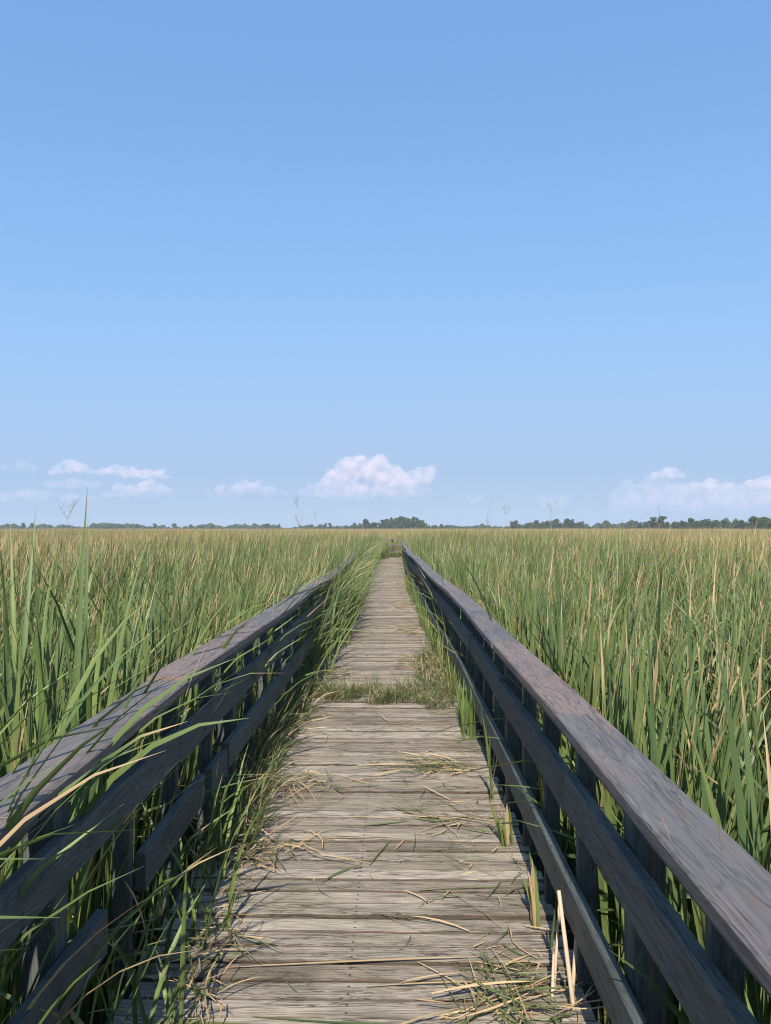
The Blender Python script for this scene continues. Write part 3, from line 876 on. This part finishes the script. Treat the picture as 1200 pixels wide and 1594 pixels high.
# the clump straight beyond the boardwalk
for px, d, kd, s in ((575, 455, 'round', .72), (582, 450, 'round', .85), (590, 458, 'round', .78), (596, 450, 'thin', .85), (602, 450, 'round', 1.12), (609, 456, 'tall', .86), (615, 450, 'round', 1.22),
                     (623, 455, 'round', 1.30), (629, 450, 'tall', .92), (635, 452, 'round', 1.20), (642, 456, 'round', 1.28), (649, 450, 'tall', .86), (655, 453, 'round', 1.08), (661, 458, 'round', .80)):
    x, y = at_px(px, d + U(-8, 8))
    tree(kd, x, y, s, 'dark tree in the tall clump straight beyond the end of the boardwalk', 'clump of trees beyond the boardwalk')
for px, s in ((660, .9), (665, 1.05), (570, .8)):
    x, y = at_px(px, 430 + U(-5, 5)); tree('bush' if s != .8 else 'round', x, y, s * 1.3, 'low bright bush at the foot of the tall tree clump', 'bushes at the foot of the tree clump')
for px in (497, 506, 514, 524, 539, 551, 560):
    x, y = at_px(px, 520 + U(-20, 20)); tree(random.choice(('thin', 'round')), x, y, U(.5, .72), 'small scattered tree on the skyline before the tall clump', 'scattered trees before the clump')
# the wood beyond the open railing
for i in range(84):
    px = 690 + (1235 - 690) * (i / 83) + U(-4, 4)
    d = 520 - (px - 690) * 0.40 + U(-25, 25)
    s = (0.62 + 0.0005 * (px - 690)) * U(0.8, 1.2)
    if 700 < px < 790: s *= 0.7
    if 795 < px < 905: s *= 1.30
    if 905 < px < 990: s *= 0.75
    if px > 1040: s *= 1.05
    x, y = at_px(px, d)
    tree(random.choice(('round', 'round', 'round', 'round', 'bush')) if not 905 < px < 990 else 'bush', x, y, s, 'tree in the long wood along the skyline past the open railing', 'wood past the open railing')
for px, s in ((1014, .82), (1026, .88)):
    x, y = at_px(px, 330); tree('thin', x, y, s, 'taller open-crowned tree standing clear of the wood past the open railing', 'pair of open-crowned trees')
# far low line past the overgrown railing
for i in range(70):
    px = -25 + 590 * (i / 69) + U(-5, 5)
    x, y = at_px(px, 620 + U(-40, 60))
    tree(random.choice(('round', 'bush', 'bush')), x, y, U(.52, .95) * (1.25 if 280 < px < 320 else 1), 'low tree in the far line along the skyline past the overgrown railing', 'far tree line past the overgrown railing')
# the wood mass behind them all
rng = np.random.default_rng(5)
n = 84000
px = rng.uniform(-450, 1650, n)
prof = np.array([0.62 + 0.55 * mnoise.noise(Vector((q * 0.035, 0.3, 0))) + 0.35 * mnoise.noise(Vector((q * 0.13, 4.0, 0))) for q in range(-451, 1653)])
hh = np.interp(px, [-140, 560, 700, 800, 1000, 1360], [7.4, 6.0, 6.2, 8.6, 8.8, 12.0]) * np.clip(np.interp(px, np.arange(-451, 1653), prof), 0.3, 1.15)
dd = np.where(px < 690, 640.0, 640 - np.clip(px - 690, 0, 600) * 0.45) + rng.uniform(0, 30, n)
cxp = np.stack([(px - 616) / FPX * dd, dd, MARSH_Z + hh * rng.random(n) ** 1.1], 1)
a = rng.normal(0, 1, (n, 3)); a /= np.linalg.norm(a, axis=1)[:, None]
b = np.cross(a, rng.normal(0, 1, (n, 3))); b /= np.linalg.norm(b, axis=1)[:, None]
s = rng.uniform(0.45, 0.95, (n, 1))
V = np.stack([cxp - a * s, cxp - b * s * .8, cxp + a * s, cxp + b * s * .8], 1).reshape(-1, 3)
woods = put('forest', mesh_np('forest', V, np.arange(n * 4).reshape(-1, 4), M_WOODS, {'rnd': np.repeat(rng.random(n), 4)}, smooth=False))
tag(woods, 'low dark forest running along the whole horizon', 'forest', None, 'stuff')

# ------------------------------------------------------------------ clouds
def cloud_mat(name, dens, nscale, f0=190.0, f1=420.0):
    m, nt, out = new_mat(name)
    k = NT(nt)
    tc = k.n('ShaderNodeNewGeometry').outputs['Position']
    nz = k.noise(tc, nscale, 4.0, 0.6)
    zz = k.n('ShaderNodeSeparateXYZ', i_0=tc).outputs[2]
    d = k.math('MULTIPLY', k.math('MULTIPLY', k.smooth(nz, 0.36, 0.60), k.smooth(zz, f0, f1, 0.10, 1.0)), dens)
    v = k.n('ShaderNodeVolumePrincipled')
    v.inputs['Color'].default_value = (1.0, 0.89, 0.86, 1)
    v.inputs['Anisotropy'].default_value = 0.1
    k.set(v.inputs['Density'], d)
    k.link(v.outputs[0], out.inputs['Volume'])
    return m
M_CLOUD = cloud_mat('cumulus', 0.0095, 0.012)
M_CLOUD_THIN = cloud_mat('thin_cumulus', 0.0030, 0.010, 60.0, 240.0)
CD = 6000.0
def cloud(puffs, label, mat, d=CD):
    """puffs: (px, py, radius_px, squash)"""
    cxm = sum(p[0] for p in puffs) / len(puffs)
    ox, oz = (cxm - 616) / FPX * d, (822 - max(p[1] for p in puffs)) / FPX * d + CAM_Z
    bm = bmesh.new()
    u = d / FPX
    for px, py, r, sq in puffs:
        for rep in range(3):
            mtx_r = r * (1 if rep == 0 else U(0.45, 0.7)) * u
            ofs = Vector((0, 0, 0)) if rep == 0 else Vector((U(-.8, .8), U(-.6, .6), U(-.1, .75) * sq)) * (r * u)
            res = bmesh.ops.create_icosphere(bm, subdivisions=2, radius=mtx_r)
            cpos = Vector(((px - cxm) * u, 0, (822 - py) * u + CAM_Z - oz)) + ofs
            for v in res['verts']:
                v.co.z *= sq
                v.co += cpos
    me = bpy.data.meshes.new('cloud'); bm.to_mesh(me); bm.free()
    o = bpy.data.objects.new('cloud_tmp', me); COL.objects.link(o)
    rm = o.modifiers.new('r', 'REMESH'); rm.mode = 'VOXEL'; rm.voxel_size = 14.0
    dg = bpy.context.evaluated_depsgraph_get()
    me2 = bpy.data.meshes.new_from_object(o.evaluated_get(dg))
    bpy.data.objects.remove(o); bpy.data.meshes.remove(me)
    me2.name = 'cloud'
    for v in me2.vertices:
        p = v.co
        q = Vector((p.x + ox, p.y, p.z)) * 0.011
        nn = mnoise.fractal(q, 0.9, 2.0, 4)
        v.co = p + v.normal * (nn * 26.0)
    me2.materials.clear(); me2.materials.append(mat)
    c = put('cloud', me2, None, (ox, d, oz))
    tag(c, label, 'cloud', None)
    return c
cloud([(478, 768, 12, .6), (496, 764, 18, .7), (520, 750, 24, .9), (545, 730, 24, 1), (560, 724, 20, .9), (580, 732, 26, .9), (605, 745, 28, .8), (635, 750, 24, .8), (658, 742, 19, .8), (560, 766, 34, .4), (620, 770, 30, .35), (520, 772, 30, .3), (655, 766, 18, .4)],
      'large puffy white cloud above the tall tree clump', M_CLOUD)
cloud([(326, 768, 12, .5), (345, 764, 15, .6), (368, 761, 17, .7), (392, 760, 17, .6), (416, 764, 15, .5), (438, 768, 12, .35)], 'flat white cloud just beside the large puffy one', M_CLOUD)
cloud([(88, 730, 12, .7), (104, 725, 14, .8), (120, 727, 14, .7), (138, 733, 11, .45), (80, 735, 10, .4)], 'small rounded cloud, highest of the group above the tall blades', M_CLOUD)
cloud([(156, 733, 10, .7), (176, 732, 15, .6), (200, 735, 17, .5), (226, 738, 18, .4), (250, 741, 13, .3)], 'long flat cloud above the far tree line, with a bluish underside', M_CLOUD)
cloud([(168, 771, 15, .45), (198, 765, 20, .6), (232, 762, 22, .6), (258, 764, 14, .5)], 'broad low cloud beneath the long flat one', M_CLOUD)
cloud([(8, 727, 10, .6), (25, 724, 13, .6), (42, 728, 11, .4)], 'tiny cloud at the edge of the sky above the tallest blades', M_CLOUD_THIN)
cloud([(82, 754, 18, .4), (112, 752, 20, .45), (142, 755, 16, .35)], 'faint wispy cloud under the small rounded one', M_CLOUD_THIN)
cloud([(10, 772, 24, .35), (52, 770, 28, .35), (100, 773, 24, .3), (140, 776, 18, .25)], 'faint streak of cloud low over the tall blades', M_CLOUD_THIN)
cloud([(1022, 740, 12, .6), (1040, 737, 15, .65), (1058, 740, 11, .5)], 'small lens-like cloud above the pale cloud bank', M_CLOUD)
cloud([(970, 784, 26, 1), (995, 778, 28, .9), (1025, 772, 30, .9), (1060, 776, 34, .8), (1095, 778, 36, .8), (1135, 780, 36, .8), (1175, 780, 36, .8), (1215, 780, 36, .8)],
      'wide pale cloud bank low over the wood past the open railing', M_CLOUD_THIN)
cloud([(1086, 758, 12, .5), (1106, 754, 16, .6), (1128, 757, 12, .45)], 'bright small cloud topping the pale cloud bank', M_CLOUD)
cloud([(1166, 757, 14, .6), (1190, 753, 18, .75), (1214, 754, 18, .7)], 'bright cloud at the outer end of the pale cloud bank', M_CLOUD)
cloud([(733, 777, 10, .7), (747, 776, 10, .6)], 'tiny faint cloud between the large puffy cloud and the cloud bank', M_CLOUD_THIN)
cloud([(853, 784, 15, .8), (872, 782, 14, .9)], 'small faint cloud low over the forked dry weed', M_CLOUD_THIN)

# ------------------------------------------------------------------ light, sky, camera
SUN_EL, SUN_AZ = math.radians(41), math.radians(4.0)
sd = bpy.data.lights.new('sun', 'SUN'); sd.energy = 4.5; sd.angle = math.radians(0.5); sd.color = (1.0, 0.91, 0.78)
so = bpy.data.objects.new('sun', sd); COL.objects.link(so)
dirv = Vector((math.sin(SUN_AZ) * math.cos(SUN_EL), math.cos(SUN_AZ) * math.cos(SUN_EL), -math.sin(SUN_EL)))
so.rotation_euler = dirv.to_track_quat('-Z', 'Y').to_euler()
w = bpy.data.worlds.new('World'); scn.world = w; w.use_nodes = True
nt = w.node_tree
sky = nt.nodes.new('ShaderNodeTexSky'); sky.sky_type = 'NISHITA'; sky.sun_disc = False
sky.sun_elevation = SUN_EL; sky.sun_rotation = math.pi + SUN_AZ
sky.altitude = 0; sky.air_density = 1.0; sky.dust_density = 0.4; sky.ozone_density = 2.5
bg = nt.nodes['Background']; bg.inputs[1].default_value = 0.13
# tone the physical sky: its red level (low overhead, high at the horizon) picks the photographed hue
EXPO = 0.62
sepc = nt.nodes.new('ShaderNodeSeparateColor'); nt.links.new(sky.outputs[0], sepc.inputs[0])
lg = nt.nodes.new('ShaderNodeMath'); lg.operation = 'LOGARITHM'; lg.inputs[1].default_value = 2.0
nt.links.new(sepc.outputs[0], lg.inputs[0])
mr = nt.nodes.new('ShaderNodeMapRange'); mr.inputs[1].default_value = -1.0; mr.inputs[2].default_value = 6.0
nt.links.new(lg.outputs[0], mr.inputs[0])
ramp = nt.nodes.new('ShaderNodeValToRGB'); nt.links.new(mr.outputs[0], ramp.inputs[0])
stops = [(0.1145, (.175, .370, .735)), (0.1647, (.246, .474, .880)), (0.290, (.323, .578, .950)), (0.538, (.435, .615, .895)),
         (1.002, (.405, .570, .800)), (2.6, (.95, 1.0, 1.05))]
er = ramp.color_ramp
lv = np.array([math.log2(r_) for r_, _ in stops]); cv = np.array([c_ for _, c_ in stops])
for n_, q in enumerate(np.linspace(-3.3, 1.5, 26)):
    win = q + np.linspace(-0.55, 0.55, 23)
    colr = [np.interp(win, lv, cv[:, c_]).mean() for c_ in range(3)]
    posn = (q - math.log2(0.13) + 1.0) / 7.0
    e = er.elements[n_] if n_ < 2 else er.elements.new(posn)
    e.position = posn
    e.color = tuple(c_ / (2 ** EXPO * 0.13) for c_ in colr) + (1,)
nt.links.new(ramp.outputs[0], bg.inputs[0])

cd = bpy.data.cameras.new('camera'); cam = bpy.data.objects.new('camera', cd); COL.objects.link(cam)
cd.sensor_fit = 'VERTICAL'; cd.sensor_height = 36.0; cd.lens = 36.0 * FPX / 1594.0
cd.clip_start = 0.05; cd.clip_end = 30000
cam.location = (0, 0, CAM_Z)
cam.rotation_euler = (math.radians(90 + 1.25), 0, math.radians(0.80))
scn.camera = cam

vs = scn.view_settings
vs.view_transform = 'Standard'; vs.look = 'None'; vs.gamma = 1.0; vs.use_curve_mapping = False
vs.exposure = EXPO
# ------------------------------------------------------------------ the air
m, nt2, out2 = new_mat('haze')
v = nt2.nodes.new('ShaderNodeVolumePrincipled')
v.inputs['Color'].default_value = (0.80, 0.88, 1.0, 1); v.inputs['Density'].default_value = 0.00038
nt2.links.new(v.outputs[0], out2.inputs['Volume'])
hb = [(x, y, z) for x in (-1350, 1350) for y in (-90, 1150) for z in (-1.9, 16)]
hz = put('haze', mesh_np('haze', hb, [(0, 1, 3, 2), (4, 6, 7, 5), (0, 4, 5, 1), (2, 3, 7, 6), (0, 2, 6, 4), (1, 5, 7, 3)], m, smooth=False))
tag(hz, 'thin summer haze over the marsh', None, None, 'stuff')
scn.cycles.use_denoising = True
scn.cycles.use_adaptive_sampling = False
scn.cycles.filter_width = 1.1
scn.cycles.max_bounces = 8; scn.cycles.diffuse_bounces = 3; scn.cycles.glossy_bounces = 2
scn.cycles.transmission_bounces = 3; scn.cycles.volume_bounces = 4; scn.cycles.transparent_max_bounces = 8
